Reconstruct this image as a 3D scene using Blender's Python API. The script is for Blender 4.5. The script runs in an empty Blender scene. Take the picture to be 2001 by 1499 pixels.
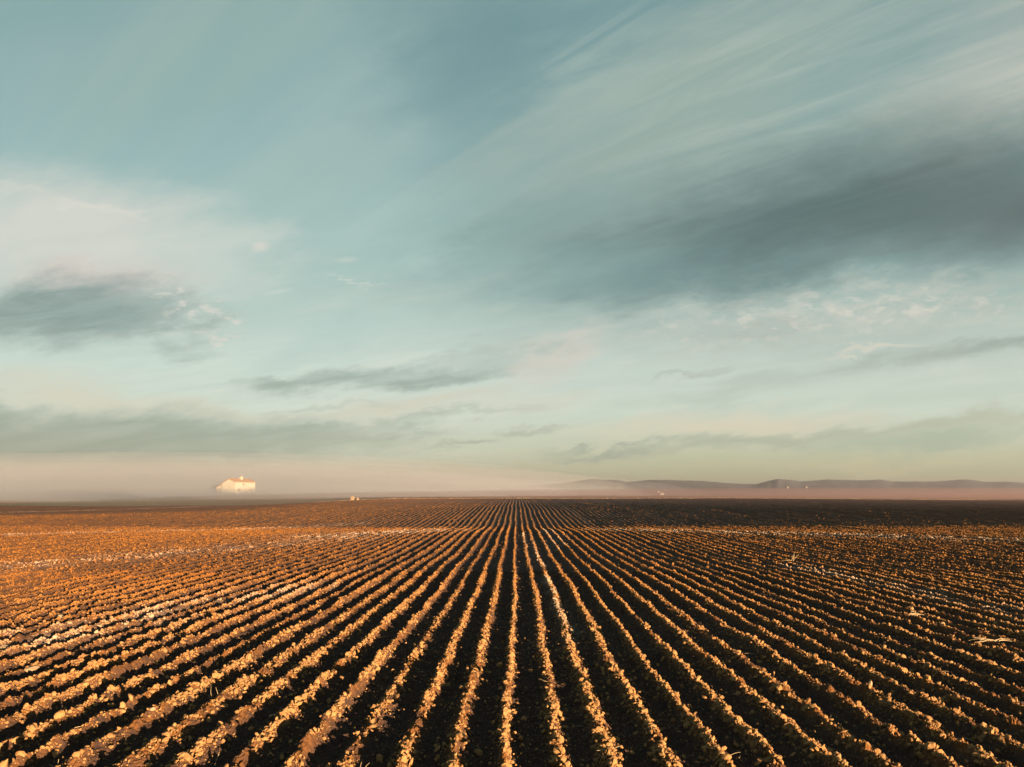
import bpy, bmesh, math, random
import numpy as np
from mathutils import Vector, Matrix

# ------------------------------------------------------------------ camera, light, sky
SC = bpy.context.scene
C = SC.collection
F = 1334.0                      # focal length in photo pixels (photo 2001 x 1499)
HX, HY = 1000.5, 968.0          # where the level horizon meets the optical axis
CAM_H = 3.5
SUN_AZ, SUN_EL = math.radians(144), math.radians(5.6)

cam_d = bpy.data.cameras.new('camera')
cam = bpy.data.objects.new('camera', cam_d); C.objects.link(cam)
cam.location = (0, 0, CAM_H); cam.rotation_euler = (math.radians(90), 0, 0)
cam_d.sensor_width = 36; cam_d.lens = F/2001*36
cam_d.shift_y = (HY-749.5)/2001.0
cam_d.clip_start = 0.2; cam_d.clip_end = 20000
SC.camera = cam

sun_d = bpy.data.lights.new('sun', 'SUN'); sun = bpy.data.objects.new('sun', sun_d); C.objects.link(sun)
S = Vector((math.sin(SUN_AZ)*math.cos(SUN_EL), math.cos(SUN_AZ)*math.cos(SUN_EL), math.sin(SUN_EL)))
sun.rotation_euler = S.to_track_quat('Z', 'Y').to_euler()
sun.location = (60, -40, 40)
sun_d.energy = 5.0; sun_d.angle = math.radians(0.5); sun_d.color = (1.0, 0.70, 0.40)

SC.view_settings.view_transform = 'Standard'; SC.view_settings.look = 'None'
SC.view_settings.exposure = 2.8; SC.view_settings.gamma = 1.0
SC.view_settings.use_curve_mapping = False
EXPO = 2**2.8
SC.cycles.volume_bounces = 1
SC.cycles.max_bounces = 6
SC.cycles.use_denoising = True

def lin(c):
    return tuple((v/255/12.92 if v/255 <= .04045 else ((v/255+.055)/1.055)**2.4) for v in c)

world = bpy.data.worlds.new('World'); SC.world = world; world.use_nodes = True
WN = world.node_tree; WN.nodes.clear()
def wn(kind, **kw):
    n = WN.nodes.new(kind)
    for k, v in kw.items(): setattr(n, k, v)
    return n
def wmath(op, a, b=None, clamp=False):
    n = wn('ShaderNodeMath', operation=op, use_clamp=clamp)
    for i, x in enumerate((a, b)):
        if x is None: continue
        if isinstance(x, (int, float)): n.inputs[i].default_value = x
        else: WN.links.new(x, n.inputs[i])
    return n.outputs[0]
def wmix(fac, a, b):
    n = wn('ShaderNodeMix', data_type='RGBA'); n.clamp_factor = True
    for i, x in ((0, fac), (6, a), (7, b)):
        if isinstance(x, (int, float)): n.inputs[i].default_value = x
        elif isinstance(x, tuple): n.inputs[i].default_value = (*x, 1)
        else: WN.links.new(x, n.inputs[i])
    return n.outputs[2]
tc = wn('ShaderNodeTexCoord'); sep = wn('ShaderNodeSeparateXYZ'); WN.links.new(tc.outputs['Generated'], sep.inputs[0])
yy = wmath('MAXIMUM', sep.outputs[1], 0.12)
U = wmath('DIVIDE', sep.outputs[0], yy); V = wmath('DIVIDE', sep.outputs[2], yy)
uv = wn('ShaderNodeCombineXYZ'); WN.links.new(U, uv.inputs[0]); WN.links.new(V, uv.inputs[1])
# cloud-deck coordinates: the point where the view ray meets a flat layer; streaks run parallel there
zz = wmath('ADD', wmath('MAXIMUM', sep.outputs[2], 0.0), 0.10)
deck = wn('ShaderNodeCombineXYZ')
WN.links.new(wmath('DIVIDE', sep.outputs[0], zz), deck.inputs[0]); WN.links.new(wmath('DIVIDE', sep.outputs[1], zz), deck.inputs[1])
def wnoise(src, scale, rot, stretch, detail=5, rough=.55, dist=0.0, off=(0, 0, 0)):
    m0 = wn('ShaderNodeMapping'); m0.inputs['Rotation'].default_value = (0, 0, rot); WN.links.new(src, m0.inputs[0])
    m = wn('ShaderNodeMapping'); m.inputs['Scale'].default_value = (*stretch, 1); m.inputs['Location'].default_value = off
    WN.links.new(m0.outputs[0], m.inputs[0])
    n = wn('ShaderNodeTexNoise'); n.inputs['Scale'].default_value = scale; n.inputs['Detail'].default_value = detail
    n.inputs['Roughness'].default_value = rough; n.inputs['Distortion'].default_value = dist
    WN.links.new(m.outputs[0], n.inputs['Vector'])
    return n
def wrange(v, a, b, c=0., d=1., smooth=True):
    n = wn('ShaderNodeMapRange'); n.interpolation_type = 'SMOOTHSTEP' if smooth else 'LINEAR'
    WN.links.new(v, n.inputs[0])
    for i, x in enumerate((a, b, c, d)): n.inputs[i+1].default_value = x
    return n.outputs[0]
streak = wnoise(deck.outputs[0], 1.0, math.radians(-138), (.55, 5.0), 9, .62, .6)       # long cirrus fibres
soft = wnoise(uv.outputs[0], 1.0, math.radians(-14), (2.6, 9.0), 6, .55, .4)            # slow billows
puff = wnoise(uv.outputs[0], 1.0, math.radians(-5), (22, 50), 5, .6, .3)               # small puffs
fine = wnoise(uv.outputs[0], 1.0, math.radians(-8), (5, 40), 7, .65, .6)                # low thin streaks
fine2 = wnoise(uv.outputs[0], 1.0, math.radians(-9), (3.5, 30), 7, .62, .4, (7, 3, 0))
st = wrange(streak.outputs[0], .33, .68); sf = wrange(soft.outputs[0], .3, .7)
pf = wrange(puff.outputs[0], .38, .64); fi = wrange(fine.outputs[0], .34, .66)
pf2 = wrange(wnoise(uv.outputs[0], 1.0, math.radians(-5), (40, 85), 4, .55, .2).outputs[0], .50, .66)
pg = wrange(wnoise(uv.outputs[0], 1.0, math.radians(-4), (9, 20), 4, .55, .2, (2, 5, 0)).outputs[0], .36, .62)
pf3 = wmath('MULTIPLY', pf2, pg)
st2 = wrange(wnoise(deck.outputs[0], 1.0, math.radians(-141), (1.0, 8.0), 7, .62, 2.2, (4, 1, 0)).outputs[0], .42, .72)
# warp of the cloud outlines
wv = wn('ShaderNodeVectorMath', operation='SUBTRACT'); WN.links.new(wnoise(uv.outputs[0], 1.0, -.2, (6, 16), 8, .66).outputs['Color'], wv.inputs[0]); wv.inputs[1].default_value = (.5, .5, .5)
ws = wn('ShaderNodeVectorMath', operation='MULTIPLY'); WN.links.new(wv.outputs[0], ws.inputs[0]); ws.inputs[1].default_value = (.30, .10, 0)
wa = wn('ShaderNodeVectorMath', operation='ADD'); WN.links.new(uv.outputs[0], wa.inputs[0]); WN.links.new(ws.outputs[0], wa.inputs[1])
UVW = wa.outputs[0]

def ramp(stops):
    r = wn('ShaderNodeValToRGB'); r.color_ramp.interpolation = 'B_SPLINE' if False else 'EASE'
    r.color_ramp.interpolation = 'LINEAR'
    stops = sorted(((HY-y)/F, c) for y, c in stops)
    e = r.color_ramp.elements
    while len(e) < len(stops): e.new(.5)
    for i, (p, c) in enumerate(stops):
        e[i].position = min(1, max(0, p)); e[i].color = (*lin(c), 1)
    WN.links.new(V, r.inputs[0]); return r.outputs[0]
left = ramp([(968, (172, 162, 142)), (925, (194, 195, 180)), (880, (208, 214, 199)), (800, (212, 224, 216)), (700, (206, 222, 215)),
             (600, (180, 205, 199)), (500, (164, 194, 190)), (400, (158, 190, 188)), (300, (150, 184, 185)), (200, (144, 178, 180)), (0, (138, 170, 171))])
right = ramp([(968, (156, 152, 126)), (925, (182, 186, 158)), (880, (194, 202, 178)), (800, (207, 222, 212)), (700, (200, 214, 207)),
              (600, (182, 206, 201)), (500, (145, 180, 180)), (400, (128, 164, 166)), (300, (128, 160, 163)), (200, (130, 165, 167)), (0, (118, 155, 160))])
sky = wmix(wrange(U, -.3, .35), left, right)
# element: centre px, radii px, tilt (deg, + rises to the right), colour, alpha, hard (0 soft .. 1), texture socket, texture weight, warped
def cloud(x, y, rx, ry, tilt, col, a, inner=0.0, tex=None, wt=.0, warp=True):
    global sky
    m = wn('ShaderNodeMapping', vector_type='TEXTURE')
    m.inputs['Location'].default_value = ((x-HX)/F, (HY-y)/F, 0)
    m.inputs['Rotation'].default_value = (0, 0, math.radians(tilt))
    m.inputs['Scale'].default_value = (rx/F, ry/F, 1)
    sq = wn('ShaderNodeVectorMath', operation='MULTIPLY_ADD'); WN.links.new(sky, sq.inputs[0]); sq.inputs[1].default_value = (1e-7,)*3   # keeps the layers evaluated one after another
    WN.links.new(UVW if warp else uv.outputs[0], sq.inputs[2]); WN.links.new(sq.outputs[0], m.inputs[0])
    l = wn('ShaderNodeVectorMath', operation='LENGTH'); WN.links.new(m.outputs[0], l.inputs[0])
    f = wrange(l.outputs['Value'], 1.0, inner, 0., a)
    if tex is not None:
        f = wmath('MULTIPLY', f, wrange(tex, 0, 1, 1-wt, 1.0, False))
    sky = wmix(f, sky, lin(col))
sky = wmix(wmath('MULTIPLY', st, wrange(V, .06, .3, 0, .22)), sky, lin((196, 212, 206)))
low = wrange(V, .03, .10, 0, 1.); lowhi = wrange(V, .45, .2, 0, 1.)
lowband = wmath('MULTIPLY', low, lowhi)
sky = wmix(wmath('MULTIPLY', wmath('MULTIPLY', fi, lowband), .22), sky, lin((172, 188, 182)))
sky = wmix(wmath('MULTIPLY', wmath('MULTIPLY', wrange(fine2.outputs[0], .5, .72), lowband), .35), sky, lin((224, 222, 212)))
cloud(930, 60, 330, 420, 0, (106, 144, 150), .72)
cloud(480, 150, 420, 230, 15, (140, 176, 176), .6, tex=sf, wt=.6)
cloud(330, 130, 460, 210, 24, (153, 181, 174), .75, .1, st, .6)
cloud(120, 20, 420, 90, 10, (132, 168, 170), .7, 0, sf, .4)
cloud(620, 330, 300, 120, 25, (160, 186, 181), .5, 0, st, .7)
cloud(1380, 20, 700, 170, 12, (112, 150, 156), .8)
cloud(1480, 190, 820, 330, 24, (170, 187, 177), .92, .1, st, .65)
cloud(1220, 300, 560, 230, 30, (150, 171, 163), .8, 0, st, .4)
cloud(1560, 330, 700, 190, 14, (132, 160, 157), .6, 0, st, .6)
cloud(1560, 130, 760, 260, 22, (190, 203, 195), .42, .1, st2, 1.0)
cloud(1180, 90, 260, 150, 30, (176, 194, 186), .4, .1, st2, 1.0)
cloud(1980, 130, 440, 230, 32, (207, 207, 197), .95, 0, st, .6)
cloud(1620, 415, 980, 215, 14, (72, 95, 92), .98, .0, st, .35)
cloud(1500, 470, 640, 110, 10, (82, 110, 110), .6, .0, fi, .5)
cloud(2020, 420, 540, 180, 5, (80, 92, 90), .85, 0, sf, .3)
cloud(1400, 530, 520, 80, 6, (104, 134, 136), .8, 0, pf, .6)
cloud(1000, 455, 420, 90, 24, (122, 156, 157), .55, 0, st, .4)
cloud(1150, 540, 330, 90, 5, (132, 168, 170), .5, 0, sf, .5)
cloud(1900, 570, 460, 60, 6, (160, 178, 173), .7, 0, pf, .7)
cloud(1650, 640, 520, 80, 4, (178, 188, 181), .85, .2, sf, .5)
cloud(1640, 605, 520, 85, 5, (214, 212, 203), .6, .2, pf, 1.0)
cloud(1640, 610, 480, 78, 4, (226, 220, 211), .6, .3, pf3, 1.0)
cloud(1480, 650, 220, 38, 3, (168, 178, 172), .7, .1, pf, .6)
cloud(1480, 655, 230, 34, 2, (224, 216, 206), .65, .2, pf3, 1.0)
cloud(1800, 700, 520, 34, 9, (166, 178, 171), .8, 0, fi, .5)
cloud(2020, 655, 260, 26, 10, (146, 160, 156), .85, 0, fi, .3)
cloud(1700, 688, 130, 9, 5, (224, 217, 203), .85, .1, fi, .3)
cloud(1350, 722, 130, 9, 8, (178, 186, 178), .8, 0, fi, .3)
cloud(1430, 765, 420, 45, 6, (188, 200, 192), .8, 0, fi, .8)
cloud(140, 465, 500, 175, -6, (225, 221, 213), .97, .2, sf, .3)
cloud(420, 500, 230, 130, -20, (200, 214, 207), .6, 0, st, .4)
cloud(190, 545, 300, 60, -2, (213, 198, 191), .8, 0, sf, .3)
cloud(120, 612, 350, 88, 2, (124, 143, 140), .97, .3, fi, .3)
cloud(30, 640, 150, 26, 0, (150, 166, 160), .5, 0, fi, .5)
cloud(345, 615, 150, 95, -20, (160, 176, 169), .75, .1, pf, .75)
cloud(400, 650, 100, 60, -15, (230, 220, 210), .95, .2, pf3, .9)
cloud(385, 595, 95, 60, -35, (222, 217, 208), .85, .2, pf2, .9)
cloud(300, 640, 150, 70, 0, (150, 167, 161), .6, 0, pf, .9)
cloud(350, 690, 130, 22, -3, (170, 184, 177), .75, 0, fi, .6)
cloud(170, 403, 130, 12, -11, (229, 224, 214), .8, 0, fi, .4)
cloud(20, 375, 110, 14, -6, (214, 216, 206), .6, 0, fi, .4)
cloud(508, 481, 26, 15, 8, (222, 217, 207), .85, .1, pf, .5, False)
cloud(678, 508, 34, 9, 4, (205, 214, 205), .6, .1, fi, .4, False)
cloud(690, 552, 90, 6, -6, (208, 217, 209), .7, .1, fi, .5)
cloud(545, 570, 45, 7, 10, (205, 217, 210), .6, .1, fi, .4, False)
cloud(330, 792, 430, 26, -3, (216, 208, 190), .75, 0, fi, .5)
cloud(1420, 818, 480, 34, 4, (224, 214, 196), .6, 0, sf, .4)
cloud(640, 640, 200, 60, 30, (170, 200, 198), .5, 0, st, .4)
cloud(1090, 690, 170, 58, 26, (218, 206, 197), .8, 0, sf, .3)
cloud(760, 732, 380, 34, 4, (142, 158, 152), .9, .15, fi, .45)
cloud(560, 742, 130, 20, 6, (148, 163, 157), .8, .1, fi, .5)
cloud(960, 690, 190, 20, 8, (170, 180, 173), .6, 0, fi, .4)
cloud(850, 790, 420, 38, 3, (214, 206, 190), .8, .1, fi, .5)
cloud(870, 812, 240, 15, 5, (172, 180, 168), .75, .1, fi, .4)
cloud(640, 788, 190, 10, 1, (180, 190, 180), .75, .1, fi, .4)
cloud(120, 780, 330, 70, -8, (214, 209, 193), .8, 0, sf, .4)
cloud(-60, 800, 330, 70, -18, (140, 155, 150), .9, 0, sf, .3)
cloud(200, 858, 760, 78, 0, (146, 160, 153), .97, .35, fi, .25)
cloud(700, 846, 220, 20, 2, (157, 169, 160), .85, .1, fi, .5)
cloud(520, 838, 330, 13, 3, (150, 163, 155), .8, .1, fi, .5)
cloud(330, 800, 260, 10, 2, (196, 200, 187), .6, .1, fi, .6)
cloud(420, 888, 160, 12, 0, (196, 204, 188), .8, .1, fi, .6)
cloud(470, 902, 120, 6, -1, (168, 175, 162), .7, 0)
cloud(1040, 840, 110, 12, 3, (164, 174, 162), .8, .1, fi, .4)
cloud(900, 866, 120, 10, 6, (160, 170, 160), .85, .1, fi, .4)
cloud(1420, 835, 420, 36, 4, (224, 214, 195), .85, 0, fi, .25)
cloud(1900, 825, 460, 28, 5, (186, 192, 174), .85, .1, fi, .3)
cloud(1480, 862, 520, 22, 5, (166, 176, 162), .85, .1, fi, .35)
cloud(1180, 880, 170, 14, 5, (150, 164, 158), .9, .1, fi, .3)
cloud(1800, 858, 420, 22, 3, (168, 186, 170), .85, .1, fi, .35)
cloud(1750, 905, 520, 22, 2, (206, 202, 168), .6, 0, fi, .5)
cloud(1000, 915, 360, 14, 5, (192, 188, 166), .6, 0, fi, .4)
nish = wn('ShaderNodeTexSky', sky_type='NISHITA'); nish.sun_disc = False
nish.sun_elevation = SUN_EL; nish.sun_rotation = SUN_AZ
bg = wn('ShaderNodeBackground'); bg.inputs[1].default_value = 0.1
SKYGAIN = 1.0/EXPO/0.1*0.965
gain = wn('ShaderNodeMix', data_type='RGBA', blend_type='MULTIPLY'); gain.inputs[0].default_value = 1
WN.links.new(sky, gain.inputs[6]); gain.inputs[7].default_value = (SKYGAIN*.975, SKYGAIN*.965, SKYGAIN*.915, 1)
WN.links.new(wmix(0.04, gain.outputs[2], nish.outputs[0]), bg.inputs[0])
out = wn('ShaderNodeOutputWorld'); WN.links.new(bg.outputs[0], out.inputs[0])

# ------------------------------------------------------------------ helpers
RNG = np.random.default_rng(11)
random.seed(5)
GRAD = RNG.uniform(0, 2*np.pi, 8192); GX = np.cos(GRAD).astype(np.float32); GY = np.sin(GRAD).astype(np.float32)
def perlin(x, y, seed=0):
    x = np.asarray(x, np.float64); y = np.asarray(y, np.float64)
    xi = np.floor(x).astype(np.int64); yi = np.floor(y).astype(np.int64)
    fx = (x-xi).astype(np.float32); fy = (y-yi).astype(np.float32)
    sx = fx*fx*fx*(fx*(fx*6-15)+10); sy = fy*fy*fy*(fy*(fy*6-15)+10)
    def g(i, j, dx, dy):
        h = ((i*73856093) ^ (j*19349663) ^ (seed*83492791)); h = (h ^ (h >> 13)) & 8191
        return GX[h]*dx + GY[h]*dy
    a = g(xi, yi, fx, fy); b = g(xi+1, yi, fx-1, fy); c = g(xi, yi+1, fx, fy-1); d = g(xi+1, yi+1, fx-1, fy-1)
    return (a+(b-a)*sx)*(1-sy) + (c+(d-c)*sx)*sy
def sstep(t):
    t = np.clip(t, 0, 1); return t*t*(3-2*t)

ROW = 0.69
NROW = 2000
ROW_AMP = RNG.uniform(.78, 1.12, NROW); ROW_W = RNG.uniform(.075, .165, NROW); ROW_OFF = RNG.normal(0, .035, NROW)
_gap = RNG.uniform(size=NROW) < .12; ROW_AMP[_gap] *= .72; ROW_W[_gap] *= .8
ROW_DENS = np.where(_gap, .35, 1)*np.clip(RNG.normal(.8, .4, NROW), .2, 1.5)
def terrain(X, Y):
    X = np.asarray(X, np.float64); Y = np.asarray(Y, np.float64)
    s = sstep((X+85)/55)
    c = np.interp(Y, [-4000, 71, 82, 94, 106, 118, 132, 150, 170, 190, 215, 260, 400, 700, 1200, 2500, 6000],
                     [0, 0, .14, .56, 1.02, 1.38, 1.68, 1.97, 2.22, 2.4, 2.52, 2.62, 2.95, 3.4, 4.3, 5.2, 6])
    l = np.interp(Y, [-4000, 90, 150, 205, 225, 250, 280, 310, 400, 700, 1200, 2500, 6000],
                     [0, 0, .05, .28, .45, 1.35, 2.6, 3.1, 3.3, 3.5, 4.3, 5.2, 6])
    z = l+(c-l)*s
    ax = np.abs(X)
    crest = 60-0.006*ax*ax*np.where(ax < 60, 1, 0)
    z = z + .16*np.exp(-((Y-crest)/9)**2)*np.exp(-(ax/45)**2) - .16*np.exp(-((Y-74)/7)**2)*np.exp(-(ax/60)**2)
    z = z + .085*perlin(X*.05, Y*.09, 2)*np.clip((Y-12)/30, 0, 1)*np.where(Y < 260, 1, 0)
    z = z - .5*sstep((X-60)/110)*sstep((Y-120)/60)*np.where(Y < 900, 1, 0)
    z = z + .35*perlin(X*.02+3.1, Y*.012+7.7, 3)*np.clip((Y-20)/80, 0, 1)*np.where(Y < 1500, 1, 0)
    return z
def rowcoord(X, Y):
    t = X - .0065*Y + .10 + .15*perlin(X*.05, Y*.06, 8) + .085*perlin(X*.4, Y*.25, 9) + .03*perlin(X*1.2, Y*.9, 10)
    r = t/ROW; k = np.floor(r+.5).astype(np.int64); kk = np.clip(k+NROW//2, 0, NROW-1)
    return (r-k)*ROW - ROW_OFF[kk], kk
def rowamp(kk, Y):
    return .125*ROW_AMP[kk]*np.clip(1+.45*perlin(kk*7.31, Y*.45, 21)+(1-.65*sstep((Y-13)/14))*(.55*perlin(kk*3.7, Y*1.7, 22)+.75*perlin(kk*5.9, Y*4.3, 23)), .12, 1.8)
def ridge(X, Y):
    f, kk = rowcoord(X, Y)
    return rowamp(kk, Y)*np.exp(-(f/ROW_W[kk])**2)
def height(X, Y, oct=4):
    z = terrain(X, Y) + ridge(X, Y)
    for o, (fr, am) in enumerate(((2.3, .05), (6, .055), (14, .045), (31, .024))[:oct]):
        n = perlin(X*fr, Y*fr, 40+o)
        z = z + am*(np.abs(n)*1.6-.3)
    return z
def seg(X, Y, pts, w):
    """softness-1 mask round a ground polyline"""
    best = np.full(np.shape(X), 1e9)
    for (x0, y0), (x1, y1) in zip(pts[:-1], pts[1:]):
        dx, dy = x1-x0, y1-y0
        t = np.clip(((X-x0)*dx+(Y-y0)*dy)/(dx*dx+dy*dy), 0, 1)
        best = np.minimum(best, np.hypot(X-x0-t*dx, Y-y0-t*dy))
    return np.exp(-(best/w)**2)
def gp(px, py, z=0.0):
    """ground point seen at a photo pixel when the ground there is at height z"""
    d = F*(CAM_H-z)/(py-HY); return ((px-HX)/F*d, d)
PALE = [([gp(0, 1112), gp(300, 1085), gp(620, 1060), gp(860, 1036)], 2.4, .45),
        ([gp(640, 1052), gp(850, 1038)], 3.0, .8),
        ([gp(1060, 1036), gp(1085, 1052), gp(1090, 1075)], .6, .8), ([gp(1020, 1045), gp(1060, 1110)], .4, .55),
        ([gp(1200, 1037), gp(1420, 1045), gp(1700, 1052), gp(2050, 1062)], 2.6, 1.0),
        ([gp(1540, 1108), gp(1800, 1160), gp(2040, 1215)], .8, .6),
        ([gp(-40, 1265), gp(150, 1245), gp(420, 1180), gp(600, 1150)], 1.3, .5),
        ([gp(1060, 1130), gp(1130, 1260)], .25, .6),
        ([gp(0, 1048), gp(400, 1035), gp(700, 1025)], 1.5, .5),
        ([(-118, 126), (-100, 135), (-81, 190), (-62, 203)], 1.3, 1.1)]
def pale(X, Y):
    m = np.zeros(np.shape(X))
    for pts, w, a in PALE: m = np.maximum(m, a*seg(X, Y, pts, w))
    n = .3+1.3*perlin(X*.7, Y*.5, 60)+1.2*perlin(X*2.7, Y*2.1, 61)+1.0*perlin(X*7, Y*7, 62)
    return np.clip(m*np.clip(n+.25, 0, 1.3), 0, 1)

def dry_and_shade(X, Y):
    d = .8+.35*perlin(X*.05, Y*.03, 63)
    d = d*(1-.42*sstep((Y-60)/34)*sstep((X-4)/26))*(1-.93*sstep((Y-100)/22)*sstep((-X-28)/30))  # last factor paints shade on far-left slopes turned from the sun
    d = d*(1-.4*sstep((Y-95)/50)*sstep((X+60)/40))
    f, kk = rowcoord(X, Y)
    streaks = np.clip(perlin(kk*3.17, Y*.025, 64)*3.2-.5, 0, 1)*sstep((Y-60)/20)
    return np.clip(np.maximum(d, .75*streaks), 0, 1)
def crest_dry_shade(X, Y):
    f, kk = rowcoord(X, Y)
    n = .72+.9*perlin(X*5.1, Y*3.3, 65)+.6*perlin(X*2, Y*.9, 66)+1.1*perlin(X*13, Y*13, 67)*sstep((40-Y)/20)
    return np.clip(dry_and_shade(X, Y)*np.exp(-(f/(.9*ROW_W[kk]))**2)*n*1.25, 0, 1)  # lighter along row crests; also carries the shade painted on the far-left slopes
def redness(X, Y):
    return np.clip(.75*sstep((Y-13)/26)+.45*sstep((-X-4)/12), 0, .95)
def mesh_obj(name, verts, faces_tri=None, quads=None, mat=None, attr=None, smooth=False):
    me = bpy.data.meshes.new(name)
    verts = np.asarray(verts, np.float32); f = quads if quads is not None else faces_tri
    f = np.asarray(f, np.int32); n = f.shape[1]
    me.vertices.add(len(verts)); me.vertices.foreach_set('co', verts.ravel())
    me.loops.add(f.size); me.loops.foreach_set('vertex_index', f.ravel())
    me.polygons.add(len(f)); me.polygons.foreach_set('loop_start', np.arange(0, f.size, n, dtype=np.int32))
    me.polygons.foreach_set('use_smooth', np.full(len(f), smooth, bool))
    me.update(calc_edges=True)
    if attr is not None:
        for k, a in attr.items():
            at = me.attributes.new(k, 'FLOAT', 'POINT'); at.data.foreach_set('value', np.asarray(a, np.float32))
    if mat: me.materials.append(mat)
    o = bpy.data.objects.new(name, me); C.objects.link(o); return o
def tag(o, label=None, cat=None, group=None, kind=None):
    if label: o['label'] = label
    if cat: o['category'] = cat
    if group: o['group'] = group
    if kind: o['kind'] = kind
    return o
def grid_quads(nr, nc):
    i = np.arange(nr*nc).reshape(nr, nc)
    return np.stack([i[:-1, :-1], i[:-1, 1:], i[1:, 1:], i[1:, :-1]], -1).reshape(-1, 4)

# ------------------------------------------------------------------ materials
def material(name, cols, scale=8, rough=.95, attr_col=None, bump=0.0, bump_scale=120, detail=6, spec=.15, extra=None):
    m = bpy.data.materials.new(name); m.use_nodes = True; T = m.node_tree; T.nodes.clear()
    def N(k, **kw):
        n = T.nodes.new(k)
        for a, b in kw.items(): setattr(n, a, b)
        return n
    o = N('ShaderNodeOutputMaterial'); b = N('ShaderNodeBsdfPrincipled'); T.links.new(b.outputs[0], o.inputs[0])
    b.inputs['Roughness'].default_value = rough; b.inputs['Specular IOR Level'].default_value = spec
    t = N('ShaderNodeTexCoord')
    n = N('ShaderNodeTexNoise'); n.inputs['Scale'].default_value = scale; n.inputs['Detail'].default_value = detail; n.inputs['Roughness'].default_value = .65
    T.links.new(t.outputs['Object'], n.inputs['Vector'])
    r = N('ShaderNodeValToRGB'); e = r.color_ramp.elements
    while len(e) < len(cols): e.new(.5)
    for i, c in enumerate(cols):
        e[i].position = .3+.4*i/max(1, len(cols)-1); e[i].color = (*c, 1)
    T.links.new(n.outputs[0], r.inputs[0]); col = r.outputs[0]
    for nm, c2 in (extra or ()):
        a = N('ShaderNodeAttribute', attribute_name=nm); mx = N('ShaderNodeMix', data_type='RGBA')
        T.links.new(a.outputs['Fac'], mx.inputs[0]); T.links.new(col, mx.inputs[6]); mx.inputs[7].default_value = (*c2, 1); col = mx.outputs[2]
    if attr_col:
        a = N('ShaderNodeAttribute', attribute_name='pale'); mx = N('ShaderNodeMix', data_type='RGBA')
        T.links.new(a.outputs['Fac'], mx.inputs[0]); T.links.new(col, mx.inputs[6]); mx.inputs[7].default_value = (*attr_col, 1); col = mx.outputs[2]
    T.links.new(col, b.inputs['Base Color'])
    if bump:
        n2 = N('ShaderNodeTexNoise'); n2.inputs['Scale'].default_value = bump_scale; n2.inputs['Detail'].default_value = 5
        T.links.new(t.outputs['Object'], n2.inputs['Vector'])
        bp = N('ShaderNodeBump'); bp.inputs['Strength'].default_value = bump; bp.inputs['Distance'].default_value = .02
        T.links.new(n2.outputs[0], bp.inputs['Height']); T.links.new(bp.outputs[0], b.inputs['Normal'])
    return m
M_soil = material('damp_soil', [(.019, .0112, .0098), (.025, .0138, .0108), (.034, .018, .0125)], 3, attr_col=(.15, .12, .105), bump=.6, bump_scale=60, extra=[('dry', (.116, .045, .0085))])  # low 'dry' means damp soil, but on the far-left slopes it is painted shade
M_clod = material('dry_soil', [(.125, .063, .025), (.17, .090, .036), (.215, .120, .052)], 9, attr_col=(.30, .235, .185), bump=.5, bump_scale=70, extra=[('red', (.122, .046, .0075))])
M_plain = material('far_soil', [(.085, .05, .038), (.11, .065, .045)], .05)
M_meadow = material('meadow_grass', [(.055, .052, .036), (.075, .068, .046), (.085, .078, .05)], .12)
M_hill = material('hill_scrub', [(.028, .031, .038), (.044, .046, .054)], .004)
M_stone = material('pale_stone', [(.15, .10, .06), (.21, .15, .095)], 14, rough=.85, bump=.3)
M_straw = material('dry_straw', [(.20, .145, .085), (.30, .22, .14)], 9, rough=.8)
M_plaster = material('limewashed_plaster', [(.185, .170, .15), (.23, .21, .185)], .7, rough=.9)
M_tile = material('clay_tile', [(.145, .09, .06), (.19, .12, .082)], 3)
M_dark = material('dark_opening', [(.03, .025, .02), (.05, .04, .03)], 2)
M_wood = material('weathered_wood', [(.12, .085, .06), (.18, .13, .09)], 3)
M_white = material('white_render', [(.18, .17, .155), (.22, .21, .195)], 1)
M_far = material('greyed_plaster', [(.07, .066, .062), (.09, .085, .08)], 1)
M_verge = material('verge_grass', [(.12, .085, .05), (.26, .19, .12)], .12)
M_earth = material('pale_earth', [(.15, .10, .065), (.20, .14, .09)], 1.5, bump=.4, bump_scale=6)

# ------------------------------------------------------------------ ground
V_, Q_, A_, D_ = [], [], [], []; base = 0
def band(y0, y1, hw0, dx, dy, oct, grow=0.0):
    global base
    ny = int(round((y1-y0)/dy))+1; nx = int(round(2*hw0/dx))+1
    ys = np.linspace(y0, y1, ny); xs = np.linspace(-hw0, hw0, nx)
    X, Y = np.meshgrid(xs, ys); Z = height(X, Y, oct)
    V_.append(np.stack([X, Y, Z], -1).reshape(-1, 3)); Q_.append(grid_quads(ny, nx)+base); A_.append(.45*pale(X, Y).ravel()); D_.append((crest_dry_shade(X, Y)*(.7+.3*sstep((Y-14)/45))).ravel()); base += nx*ny
band(5.5, 15.0, 14, .02, .026, 4)
band(15.0, 31, 27, .03, .05, 4)
band(31, 76, 62, .055, .15, 3)
# outermost band stops where the field stops
ys = np.linspace(76, 206, 240); xs = np.linspace(-175, 190, 3200)
X, Y = np.meshgrid(xs, ys)
Z = terrain(X, Y)+ridge(X, Y)+.05*np.abs(perlin(X*3, Y*3, 41))+.03*perlin(X*7, Y*2, 42)
q = grid_quads(240, 3200)
V_.append(np.stack([X, Y, Z], -1).reshape(-1, 3)); Q_.append(q+base); A_.append(.8*pale(X, Y).ravel()); D_.append(crest_dry_shade(X, Y).ravel())
tag(mesh_obj('ploughed_field', np.concatenate(V_), quads=np.concatenate(Q_), mat=M_soil, attr={'pale': np.concatenate(A_), 'dry': np.concatenate(D_)}, smooth=False), kind='structure')  # 'dry' also carries the shade painted on the far-left slopes
del V_, Q_, A_, D_

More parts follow.
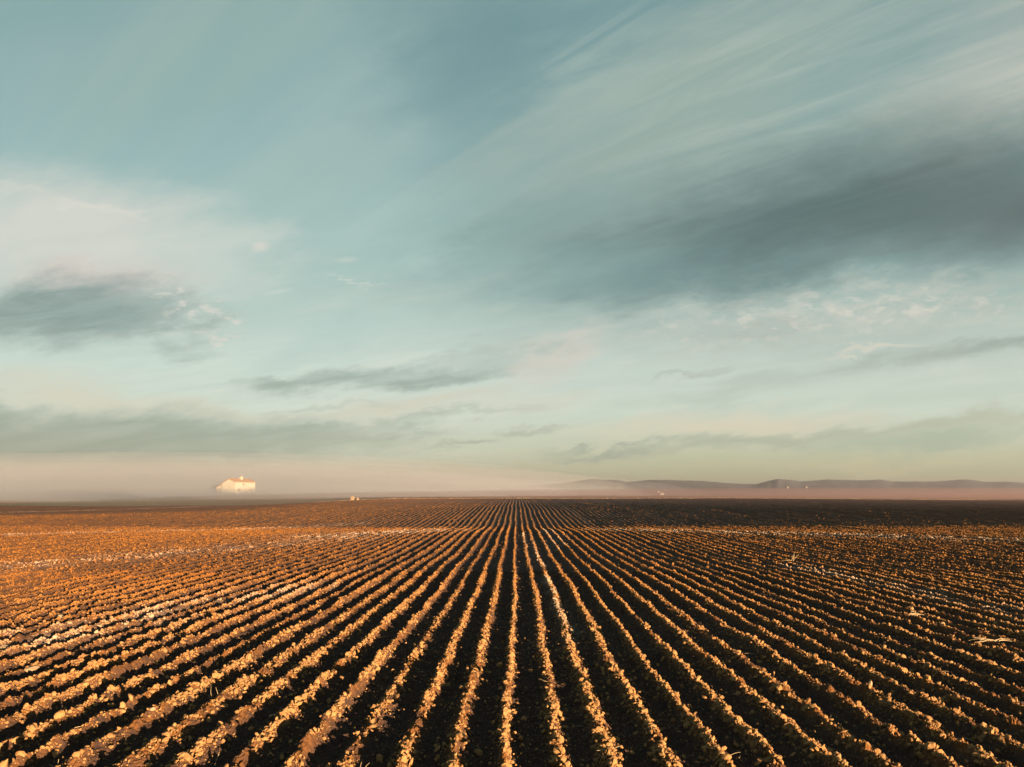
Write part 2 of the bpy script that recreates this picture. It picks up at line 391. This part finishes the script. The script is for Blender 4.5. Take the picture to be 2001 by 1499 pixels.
def far_grid(name, us, ys, mat, keep, lift=0.0, rough=0.0):
    Un, Y = np.meshgrid(us, ys); X = Un*Y
    Z = terrain(X, Y)+lift+rough*perlin(X*.8, Y*.8, 71)
    q = grid_quads(len(ys), len(us)); cx = X.ravel()[q].mean(1); cy = Y.ravel()[q].mean(1)
    q = q[keep(cx, cy)]
    used = np.unique(q); rm = np.full(X.size, -1); rm[used] = np.arange(len(used))
    return mesh_obj(name, np.stack([X, Y, Z], -1).reshape(-1, 3)[used], quads=rm[q], mat=mat, smooth=False)
def in_meadow(x, y):
    return (x < -52+.06*(y-205)) & (y < 232+ (x+169)*1.9+60*(x > -150)) | ((x > -150) & (x < -52) & (y < 420))
ysf = np.concatenate([np.linspace(204, 330, 120), np.geomspace(333, 4200, 90)])
tag(far_grid('far_field', np.linspace(-1.05, 1.05, 420), ysf, M_plain, lambda x, y: ~in_meadow(x, y), 0, .12), kind='structure')
tag(far_grid('meadow', np.linspace(-1.05, 0.2, 260), ysf, M_meadow, in_meadow, 0, .1), kind='structure')
gx = np.linspace(-4000, 4000, 80); gy = np.linspace(-250, 4200, 60)
X, Y = np.meshgrid(gx, gy)
tag(mesh_obj('ground', np.stack([X, Y, np.where(Y < 5, -.12, -.45)], -1).reshape(-1, 3), quads=grid_quads(60, 80), mat=M_plain), kind='structure')

# hills: a low range with its own depth, 2.7 to 3.9 km away
sk = [(700, 962), (900, 956), (1000, 953), (1050, 948), (1100, 944), (1130, 940), (1155, 936), (1185, 938), (1205, 938), (1225, 942), (1270, 938), (1300, 938), (1330, 939), (1375, 940),
      (1420, 944), (1455, 946), (1480, 946), (1500, 940), (1520, 936), (1545, 938), (1565, 941), (1620, 937), (1650, 938), (1690, 939), (1720, 937), (1745, 941), (1775, 941),
      (1830, 941), (1880, 937), (1900, 938), (1925, 942), (1970, 941), (2001, 944), (2100, 940), (2250, 938), (2400, 944)]
hu = np.linspace(-.28, 1.02, 520); hy = np.linspace(2750, 4000, 26)
Un, Y = np.meshgrid(hu, hy)
crest_z = CAM_H + (HY-np.interp(Un*F+HX, *zip(*sk)))/F*3300
t = (Y-2750)/(4000-2750)
prof = np.where(t < .44, sstep(t/.44)**.8, sstep((1-t)/.56))
nz = 1+.35*perlin(Un*26, Y*.004, 90)*np.abs(t-.44)*2 + .12*perlin(Un*70, Y*.01, 91)*np.minimum(1, np.abs(t-.44)*4)
Z = 4+(crest_z-4)*prof*np.where(np.abs(t-.44) < .03, 1, nz)
tag(mesh_obj('hills', np.stack([Un*Y, Y, Z], -1).reshape(-1, 3), quads=grid_quads(26, 520), mat=M_hill, smooth=True), kind='structure')

# ------------------------------------------------------------------ clods
def icos(sub):
    bm = bmesh.new(); bmesh.ops.create_icosphere(bm, subdivisions=sub, radius=1)
    v = np.array([x.co[:] for x in bm.verts]); f = np.array([[x.index for x in p.verts] for p in bm.faces]); bm.free(); return v, f
def clod_shapes(sub, n, rough):
    v, f = icos(sub); out = []
    for i in range(n):
        c = RNG.normal(size=(7, 3)); c /= np.linalg.norm(c, axis=1)[:, None]
        r = 1+rough*RNG.normal(size=len(v))*.5
        for k in range(7):                      # broken faces: flatten against a few random planes
            d = v@c[k]; r = np.where(d > 0, np.minimum(r, RNG.uniform(.38, .85)/np.maximum(d, .05)), r)
        out.append(v*r[:, None])
    return np.array(out), f
SH_HI, F_HI = clod_shapes(2, 40, .22)
SH_LO, F_LO = clod_shapes(1, 40, .3)
def rand_rot(n):
    q = RNG.normal(size=(n, 4)); q /= np.linalg.norm(q, axis=1)[:, None]; w, x, y, z = q.T
    return np.stack([np.stack([1-2*(y*y+z*z), 2*(x*y-z*w), 2*(x*z+y*w)], -1), np.stack([2*(x*y+z*w), 1-2*(x*x+z*z), 2*(y*z-x*w)], -1),
                     np.stack([2*(x*z-y*w), 2*(y*z+x*w), 1-2*(x*x+y*y)], -1)], 1)
def sample_rows(n, y0, y1, half, on_ridge=.9, sig=.085):
    Y = np.sqrt(RNG.uniform(y0*y0, y1*y1, n)); X = RNG.uniform(-half, half, n)*Y
    f, kk = rowcoord(X, Y)
    tgt = RNG.normal(0, 1, n)*sig*ROW_W[kk]/.135*np.where(RNG.uniform(size=n) < .35*(1-.8*sstep((Y-13)/12)), 2.2, .9)
    onr = RNG.uniform(size=n) < on_ridge
    X = np.where(onr, X-f+tgt, X)
    f, kk = rowcoord(X, Y)
    keep = (~onr) | (RNG.uniform(size=n) < ROW_DENS[kk]*(.6+1.5*perlin(kk*5.3, Y*.7, 33)+1.2*perlin(kk*9.1, Y*2.6, 34)+.8*perlin(kk*2.9, Y*7, 35)))
    return X[keep], Y[keep], onr[keep]
def clods(X, Y, size, shapes, faces, sink=.35):
    n = len(X); Z = height(X, Y, 4)
    sc = size[:, None]*RNG.uniform(.5, 1.5, (n, 3))*1.05
    v = shapes[RNG.integers(0, len(shapes), n)]*sc[:, None, :]
    v = np.einsum('nij,nkj->nki', rand_rot(n), v)
    v += np.stack([X, Y, Z+size*RNG.uniform(-.15, .95, n)], -1)[:, None, :]
    nv = shapes.shape[1]
    f = faces[None]+(np.arange(n)*nv)[:, None, None]
    return v.reshape(-1, 3), f.reshape(-1, 3), np.repeat(pale(X, Y), nv), np.repeat(redness(X, Y), nv)
parts = []
def add(*a): parts.append(a)
def sizes(n, lo, hi, p): return lo*(1-RNG.uniform(size=n)*(1-(lo/hi)**p))**(-1/p)
X, Y, o_ = sample_rows(120000, 6.5, 14.5, .82, .86, .072); s = sizes(len(X), .007, .034, 1.35); s = np.where(o_, s, s*.6)
add(*clods(X, Y, s, SH_LO, F_LO))
X, Y, o_ = sample_rows(11000, 6.5, 14.5, .82, .95, .062); add(*clods(X, Y, sizes(len(X), .022, .058, 1.6), SH_HI, F_HI))
X, Y, o_ = sample_rows(165000, 14.3, 30, .82, .88, .068); s = sizes(len(X), .014, .052, 1.5); s = np.where(o_, s, s*.6)
add(*clods(X, Y, s, SH_LO, F_LO))
X, Y, o_ = sample_rows(170000, 29.5, 76, .82, .93, .06); k = RNG.uniform(size=len(X)) < dry_and_shade(X, Y)*1.1; X, Y = X[k], Y[k]; add(*clods(X, Y, sizes(len(X), .022, .06, 1.8), SH_LO, F_LO))
X, Y, o_ = sample_rows(90000, 75, 170, .86, .97, .05); k = (X > -172) & (X < 188) & (RNG.uniform(size=len(X)) < dry_and_shade(X, Y)*1.7-.75); add(*clods(X[k], Y[k], sizes(k.sum(), .03, .07, 1.8), SH_LO, F_LO))
off = 0; VV, FF, AA, RR = [], [], [], []
for v, f, a, rd in parts:
    VV.append(v); FF.append(f+off); AA.append(a); RR.append(rd); off += len(v)
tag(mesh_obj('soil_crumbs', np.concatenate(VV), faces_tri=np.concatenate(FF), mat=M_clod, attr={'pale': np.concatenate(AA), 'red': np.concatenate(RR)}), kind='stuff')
del VV, FF, AA, parts

# the biggest clods near the camera, each one its own object
clod_meshes = []
for i in range(14):
    v = SH_HI[i]; 
    o = mesh_obj('soil_clod', v, faces_tri=F_HI, mat=M_clod, attr={'pale': np.zeros(len(v))}); clod_meshes.append(o.data); bpy.data.objects.remove(o)
X, Y, o_ = sample_rows(640, 7.8, 15, .74, .97, .07)
for x, y in list(zip(X, Y))[:240]:
    s = random.uniform(.032, .062)
    o = bpy.data.objects.new('soil_clod', random.choice(clod_meshes)); C.objects.link(o)
    o.location = (x, y, float(height(np.array([x]), np.array([y]))[0])+s*.35)
    o.scale = (s*random.uniform(.8, 1.25), s*random.uniform(.8, 1.25), s*random.uniform(.6, .9)); o.rotation_euler = [random.uniform(-.5, .5), random.uniform(-.5, .5), random.uniform(0, 6.28)]
    tag(o, 'large orange-brown clod of soil sitting on one of the nearest ridges', 'soil clod', 'large clods on the nearest ridges')

# ------------------------------------------------------------------ stones, weeds and straw on the field
def hz(x, y): return float(height(np.array([x]), np.array([y]))[0])
def stone(px, py, s, sq, label):
    s *= .68
    x, y = gp(px, py, .1)
    bm = bmesh.new(); bmesh.ops.create_icosphere(bm, subdivisions=3, radius=1)
    sd = random.random()*50
    for v in bm.verts:
        c = v.co.copy(); d = 1+.35*float(perlin(np.array([c.x*1.3+sd]), np.array([c.y*1.3+c.z*.9]))[0])+.12*float(perlin(np.array([c.x*4+sd]), np.array([c.y*4+c.z*3]))[0])
        v.co = Vector((c.x*sq[0], c.y*sq[1], c.z*sq[2]))*d*s
    me = bpy.data.meshes.new('field_stone'); bm.to_mesh(me); bm.free(); me.materials.append(M_stone)
    o = bpy.data.objects.new('field_stone', me); C.objects.link(o); o.location = (x, y, hz(x, y)+s*sq[2]*.5)
    o.rotation_euler = (random.uniform(-.2, .2), random.uniform(-.2, .2), random.uniform(0, 6))
    return tag(o, label, 'stone')
stone(118, 1203, .16, (1.2, .9, .75), 'rounded pale stone, the biggest one in the rows on the left')
stone(62, 1302, .15, (1.5, .9, .5), 'flat pale stone near the left edge, below the frosty patch')
stone(193, 1248, .12, (1.1, .9, .7), 'round stone on a left-hand ridge in front of the frosty patch')
stone(8, 1262, .14, (1.4, .9, .6), 'pale stone at the very left edge of the photo among whitish soil')
stone(1700, 1336, .075, (.7, .7, 1.7), 'narrow pale stone standing upright on a ridge on the right')
stone(1600, 1490, .055, (1.3, .8, .7), 'small white stone at the bottom edge, right of the middle')
stone(1842, 1226, .08, (1, 1, .9), 'bluish white stone right of the larger dry weed')
stone(1963, 1156, .09, (1.8, .6, .6), 'long curved pale stone far up on the right')
stone(533, 1388, .06, (1.5, .9, .6), 'small flat whitish stone in a dark furrow, lower left')
stone(298, 1398, .06, (1.2, .9, .7), 'grey stone in the dark furrow left of the small whitish one')

def tube(bm, pts, r0, r1, n=4):
    rings = []
    for i, p in enumerate(pts):
        p = Vector(p); a = Vector(pts[min(i+1, len(pts)-1)])-Vector(pts[max(i-1, 0)]); a.normalize()
        s = a.cross(Vector((.3, .2, .93))); s.normalize(); t2 = a.cross(s); r = r0+(r1-r0)*i/(len(pts)-1)
        rings.append([bm.verts.new(p+(s*math.cos(2*math.pi*k/n)+t2*math.sin(2*math.pi*k/n))*r) for k in range(n)])
    for a, b in zip(rings[:-1], rings[1:]):
        for k in range(n): bm.faces.new((a[k], a[(k+1) % n], b[(k+1) % n], b[k]))
    bm.faces.new(rings[0][::-1]); bm.faces.new(rings[-1])
def stem_pts(p0, d, L, droop, n=6):
    p = Vector(p0); d = Vector(d).normalized(); out = [p.copy()]
    for i in range(n):
        d = (d+Vector((random.gauss(0, .12), random.gauss(0, .12), -droop/n+random.gauss(0, .05)))).normalized(); p = p+d*L/n; out.append(p.copy())
    return out
def fin(name, bm, mat, loc=None, parent=None):
    me = bpy.data.meshes.new(name); bmesh.ops.recalc_face_normals(bm, faces=bm.faces); bm.to_mesh(me); bm.free(); me.materials.append(mat)
    o = bpy.data.objects.new(name, me); C.objects.link(o)
    if parent: o.parent = parent
    if loc: o.location = loc
    return o
def dry_weed(px, py, label, n, L, dirs):
    x, y = gp(px, py, .1); bm = bmesh.new()
    for i in range(n):
        d = random.choice(dirs); d = Vector(d)+Vector((random.gauss(0, .13), random.gauss(0, .13), random.gauss(0, .08)))
        pts = stem_pts((random.gauss(0, .04), random.gauss(0, .04), random.uniform(0, .03)), d, L*random.uniform(.35, 1), .5)
        tube(bm, pts, .008, .004)
        for k in (2, 3, 4):
            if random.random() < .55:
                tube(bm, stem_pts(pts[k], d+Vector((random.gauss(0, .4), random.gauss(0, .4), random.gauss(0, .25))), L*random.uniform(.12, .3), .4, 4), .005, .0025, 3)
    return tag(fin('dry_weed', bm, M_straw, (x, y, terrain(np.array([x]), np.array([y]))[0]+.13)), label, 'dry weed')
dry_weed(1795, 1203, 'tangled bleached dry weed lying over the ridges on the right, the bigger of two', 14, .44, [(-1, .3, .25), (-.9, .6, .5), (-1, 0, .05)])
dry_weed(1945, 1256, 'bleached dry weed with long bent stalks near the right edge, the lower of two', 10, .55, [(-1, .35, .2), (-1, .5, .35), (1, .6, .35)])
dry_weed(1548, 1097, 'small forked dry weed far up the rows on the right', 8, .6, [(.4, .3, .8), (-1, .2, .2)])
def straw(px, py, L, dirs, label):
    x, y = gp(px, py, .12); bm = bmesh.new()
    for d in dirs: tube(bm, stem_pts((random.gauss(0, .012), 0, -.02), d, L*random.uniform(.65, .95), .25, 5), .004, .002)
    return tag(fin('straw_stalk', bm, M_straw, (x, y, hz(x, y)+.02)), label, 'straw')
straw(415, 1358, .26, [(-.5, .1, 1)], 'bent straw stalk forming a peak on a ridge, lower left')
straw(425, 1358, .22, [(-.35, 0, .9), (.5, .1, .3)], 'short straw leaning against the bent stalk, lower left')
straw(282, 1338, .16, [(0, 0, 1), (-.3, 0, .8)], 'upright pair of straw tips on a ridge left of the bent stalk')
straw(420, 1480, .22, [(.1, 0, 1)], 'single upright straw at the bottom edge, left of the middle')
straw(108, 1495, .18, [(.15, 0, 1), (-.4, 0, .6)], 'straw tuft at the bottom edge close to the left corner')
straw(830, 1300, .28, [(-1, .1, .25), (-1, .5, .3), (-.8, -.3, .2)], 'straw wisps lying across a ridge left of the middle')
straw(1190, 1470, .2, [(-1, .1, .3), (.8, .3, .3)], 'straw wisp at the bottom, right of the middle ridge')
straw(700, 1498, .26, [(.2, 0, 1), (.5, .1, .8)], 'curved straw at the bottom edge below the wisps')
for i in range(46):
    x0 = random.uniform(-.7, .7); y0 = random.uniform(8.8, 22); bm = bmesh.new(); a = random.uniform(0, 6.28)
    tube(bm, stem_pts((0, 0, 0), (math.cos(a), math.sin(a), .12), random.uniform(.08, .24), .25, 5), .004, .0025, 3)
    X_ = x0*y0; tag(fin('straw_stalk', bm, M_straw, (X_, y0, hz(X_, y0)+.03)), 'short thin straw stalk lying loose on the ploughed soil', 'straw', 'loose straw stalks on the soil')

# pale grass along the far edge of the field
n = 9000
X = RNG.uniform(-60, 190, n); Y = 207+RNG.normal(0, .8, n)+np.where(X < -20, (X+20)*.05, 0)
Z = terrain(X, Y)+.05; hgt = RNG.uniform(.12, .38, n)*(.6+.9*np.abs(perlin(X*.15, Y*0, 15))); w = RNG.uniform(.03, .09, n); an = RNG.uniform(0, np.pi, n); ln = RNG.normal(0, .12, n)
p0 = np.stack([X-w*np.cos(an), Y-w*np.sin(an), Z-.1], -1); p1 = np.stack([X+w*np.cos(an), Y+w*np.sin(an), Z-.1], -1); p2 = np.stack([X+ln, Y, Z+hgt], -1); p3 = np.stack([X, Y+.06, Z-.1], -1)
vv = np.stack([p0, p1, p2, p3], 1).reshape(-1, 3); b = np.arange(n)[:, None]*4
ff = np.concatenate([b+[0, 1, 2], b+[1, 3, 2], b+[3, 0, 2]])
tag(mesh_obj('verge_grass', vv, faces_tri=ff, mat=M_verge), kind='stuff')

# ------------------------------------------------------------------ buildings
def box(bm, x0, x1, y0, y1, z0, z1):
    v = [bm.verts.new((x, y, z)) for z in (z0, z1) for x, y in ((x0, y0), (x1, y0), (x1, y1), (x0, y1))]
    for f in ((3, 2, 1, 0), (4, 5, 6, 7), (0, 1, 5, 4), (1, 2, 6, 5), (2, 3, 7, 6), (3, 0, 4, 7)): bm.faces.new([v[i] for i in f])
def prism(bm, prof, x0, x1):
    a = [bm.verts.new((x0, y, z)) for y, z in prof]; b_ = [bm.verts.new((x1, y, z)) for y, z in prof]; n = len(prof)
    bm.faces.new(a); bm.faces.new(b_[::-1])
    for i in range(n): bm.faces.new((a[i], b_[i], b_[(i+1) % n], a[(i+1) % n]))
def empty(name, loc, rz):
    o = bpy.data.objects.new(name, None); C.objects.link(o); o.location = loc; o.rotation_euler = (0, 0, rz); return o
HD = 290.0; hx = (468-HX)/F*HD
fh = empty('farmhouse', (hx, HD, float(terrain(np.array([hx]), np.array([HD]))[0])-.2), math.radians(72))
tag(fh, 'white two-storey farmhouse with low tiled roof and chimney standing in fog', 'farmhouse')
L2, yf, yr, yb, yl = 6.25, -3.0, -.15, 3.8, 6.8     # half length, front wall, ridge, back wall, back of the lean-to
ez, rz_, bz, lz = 6.4, 7.8, 5.7, 4.4
bm = bmesh.new(); prism(bm, [(yf, 0), (yb, 0), (yb, bz), (yr, rz_-.12), (yf, ez)], -L2, L2); wall = fin('wall', bm, M_plaster, parent=fh)
bm = bmesh.new(); prism(bm, [(yf-.35, ez-.12), (yr, rz_-.08), (yr, rz_+.12), (yf-.35, ez+.08)], -L2-.3, L2+.3)
prism(bm, [(yr+.001, rz_-.08), (yb+.01, bz+.02), (yb+.01, bz+.22), (yr+.001, rz_+.12)], -L2-.3, L2+.3)
roof = fin('roof', bm, M_tile, parent=fh)
bm = bmesh.new()
for k in range(43):
    x = -L2-.2+k*.3; prism(bm, [(yf-.36, ez+.081), (yr, rz_+.121), (yr, rz_+.2), (yf-.36, ez+.16)], x-.07, x+.07)
fin('roof_tiles', bm, M_tile, parent=roof)
bm = bmesh.new(); box(bm, -.6, .6, -1.3, -.4, 6.6, 8.7); ch = fin('chimney', bm, M_plaster, parent=roof)
bm = bmesh.new(); box(bm, -.7, .7, -1.4, -.3, 8.7, 8.85); box(bm, -.4, .4, -1.1, -.6, 8.85, 9.1); fin('chimney_cap', bm, M_wood, parent=ch)
bm = bmesh.new(); prism(bm, [(yb+.01, 0), (yl, 0), (yl, lz-.2), (yb+.01, bz-.35)], -L2+.35, L2); lean = fin('lean_to', bm, M_plaster, parent=fh)
bm = bmesh.new(); prism(bm, [(yb+.02, bz-.3), (yl+.4, lz-.15), (yl+.4, lz+.05), (yb+.02, bz-.1)], -L2-.1, L2+.2); fin('lean_to_roof', bm, M_tile, parent=lean)
bm = bmesh.new(); box(bm, -L2+.2, -L2+.345, yb+.6, yl-.4, .2, 3.7); fin('shed_door', bm, M_wood, parent=lean)
def window(x, z, w, h):
    bm = bmesh.new(); box(bm, x-w/2, x+w/2, yf-.03, yf+.1, z, z+h); p = fin('window', bm, M_dark, parent=fh)
    bm = bmesh.new()
    for a in ((x-w/2-.1, x-w/2, z, z+h), (x+w/2, x+w/2+.1, z, z+h), (x-w/2-.1, x+w/2+.1, z+h, z+h+.1), (x-.03, x+.03, z, z+h)): box(bm, a[0], a[1], yf-.06, yf+.05, a[2], a[3])
    fin('window_frame', bm, M_wood, parent=p)
    bm = bmesh.new(); box(bm, x-w/2-.18, x+w/2+.18, yf-.16, yf+.05, z-.1, z); fin('window_sill', bm, M_plaster, parent=p)
window(-1.2, 5.1, .6, .7); window(-4.0, 2.4, .8, 1.1); window(3.6, 2.4, .8, 1.1)
bm = bmesh.new(); box(bm, -.9, .3, yf-.04, yf+.1, .2, 2.4); fin('door', bm, M_wood, parent=fh)

# white farm beyond the field on the right: a low house, a tower and a long low wall
def small_house(name, px, Y, z0, w, d, h, rise, rz, label, cat='house', mat=M_white, roofm=M_tile):
    x = (px-HX)/F*Y; e = empty(name, (x, Y, z0), rz)
    bm = bmesh.new(); prism(bm, [(-d/2, 0), (d/2, 0), (d/2, h), (0, h+rise-.12), (-d/2, h)], -w/2, w/2); fin('wall', bm, mat, parent=e)
    bm = bmesh.new(); prism(bm, [(-d/2-.3, h-.05), (0, h+rise-.02), (0, h+rise+.18), (-d/2-.3, h+.15)], -w/2-.2, w/2+.2)
    prism(bm, [(d/2+.3, h+.15), (0.001, h+rise+.18), (0.001, h+rise-.02), (d/2+.3, h-.05)], -w/2-.2, w/2+.2); fin('roof', bm, roofm, parent=e)
    bm = bmesh.new(); box(bm, -.6, .6, -d/2-.05, -d/2+.1, 0, 2.0); fin('door', bm, M_wood, parent=e)
    return tag(e, label, cat)
FY = 1100.0
fz = float(terrain(np.array([240.]), np.array([FY]))[0])
small_house('farm_building', 1292.5, FY, fz, 7.5, 5, 2.6, .8, .35, 'tiny bright white farm building beyond the field, right of the white tower', mat=M_white, roofm=M_white)
tw = empty('tower', ((1288-HX)/F*FY, FY+6, fz), .2)
bm = bmesh.new(); box(bm, -.75, .75, -.75, .75, 0, 6.2); fin('shaft', bm, M_white, parent=tw)
bm = bmesh.new(); box(bm, -.95, .95, -.95, .95, 6.2, 6.5); fin('cornice', bm, M_white, parent=tw)
bm = bmesh.new(); prism(bm, [(-.95, 6.5), (.95, 6.5), (0, 7.3)], -.95, .95); fin('roof', bm, M_tile, parent=tw)
tag(tw, 'slim white tower standing beside the tiny white farm building far off', 'tower')
bm = bmesh.new(); box(bm, -8.5, 8.5, -.25, .25, 0, .9); box(bm, -8.6, 8.6, -.32, .32, .9, 1.05)
wl = fin('boundary_wall', bm, M_far, ((1270-HX)/F*FY, FY-20, fz-.4)); tag(wl, 'long low whitish wall left of the distant white tower', 'wall')
z2 = float(terrain(np.array([900.]), np.array([2300.]))[0])
small_house('farm_building', 1538, 2300, z2+22, 9, 7, 5, 1.5, .3, 'faint pale house at the foot of the hills, left of two', mat=M_far, roofm=M_far)
small_house('farm_building', 1575, 2350, z2+23, 9, 7, 5, 1.5, .2, 'faint pale house at the foot of the hills, right of two', mat=M_far, roofm=M_far)

# two heaps of pale earth on the skyline of the field
def heap(px, py, Y, w, h, label, sd):
    x = (px-HX)/F*Y; z = float(terrain(np.array([x]), np.array([Y]))[0])
    r = np.linspace(0, 1, 14); a = np.linspace(0, 2*np.pi, 29)[:-1]; R, A = np.meshgrid(r, a, indexing='ij')
    n = perlin(np.cos(A)*2+sd+R*3, np.sin(A)*2+R*2, 5)
    Z = h*(1-sstep(R))*(1+.5*n)+.12*perlin(R*np.cos(A)*6+sd, R*np.sin(A)*6, 6)*(1-R)-.1*R
    X = R*np.cos(A)*w*(1+.25*n); Yv = R*np.sin(A)*w*.8
    i = np.arange(14*28).reshape(14, 28); j = np.roll(i, -1, 1)
    q = np.stack([i[:-1], i[1:], j[1:], j[:-1]], -1).reshape(-1, 4)
    o = mesh_obj('earth_heap', np.stack([X, Yv, Z], -1).reshape(-1, 3), quads=q, mat=M_earth); o.location = (x, Y, z-.05)
    return tag(o, label, 'earth heap')
heap(689, 967, 222, 1.4, 1.5, 'pale earth heap on the far field edge, the taller one in the fog', 1.3)
heap(699, 969, 220, .8, .9, 'pale earth heap on the far field edge, the smaller one to the right', 7.9)

# ------------------------------------------------------------------ air
def volume(name, density, col, aniso):
    m = bpy.data.materials.new(name); m.use_nodes = True; T = m.node_tree; T.nodes.clear()
    o = T.nodes.new('ShaderNodeOutputMaterial'); v = T.nodes.new('ShaderNodeVolumePrincipled')
    v.inputs['Density'].default_value = density; v.inputs['Color'].default_value = (*col, 1); v.inputs['Anisotropy'].default_value = aniso
    T.links.new(v.outputs[0], o.inputs['Volume']); return m
bm = bmesh.new(); box(bm, -4150, 4150, -320, 4300, -1.6, 100)
tag(fin('haze', bm, volume('thin_haze', 0.00017, (.27, .275, .33), .3)), kind='stuff')
FOGC = (.55, .55, .60)
def fog(cx, cy, rx, ry, h, density, col):
    bm = bmesh.new(); bmesh.ops.create_uvsphere(bm, u_segments=64, v_segments=40, radius=1)
    for v in bm.verts: v.co = Vector((v.co.x*rx, v.co.y*ry, v.co.z*h if v.co.z > 0 else v.co.z*1.2))
    o = fin('fog_bank', bm, volume('fog', density, col, .3), (cx, cy, 0)); return tag(o, kind='stuff')
for k_, h_, d_ in ((.42, 9, .0030), (.58, 12, .0022), (.72, 16, .0016), (.84, 20, .0013), (.94, 25, .0010), (1.03, 31, .0008), (1.12, 38, .0007), (1.22, 47, .0005)):
    fog(-560, 900, 660*k_, 630*(.93+.07*k_), h_, d_, FOGC)
for k_, h_, d_ in ((.75, 9, .010), (.9, 11, .009), (1.05, 14, .0075), (1.25, 18, .005), (1.5, 23, .003), (1.8, 29, .0018)):
    fog(-180, 450, 150*k_, 196+18*k_, h_, d_, FOGC)
for k_, h_ in ((.75, 7.2), (.9, 8.2), (1.05, 9.4)):
    fog(-150, 350, 150*k_, 96*(.8+.2*k_), h_, .038, FOGC)
fog(160, 285, 330, 190, 6.5, .0034, (.29, .205, .215))
for k_, h_ in ((.8, 9), (1.0, 14), (1.2, 20)):
    fog(560, 1350, 1000*k_, 1000*k_, h_, .00014, (.135, .115, .16))
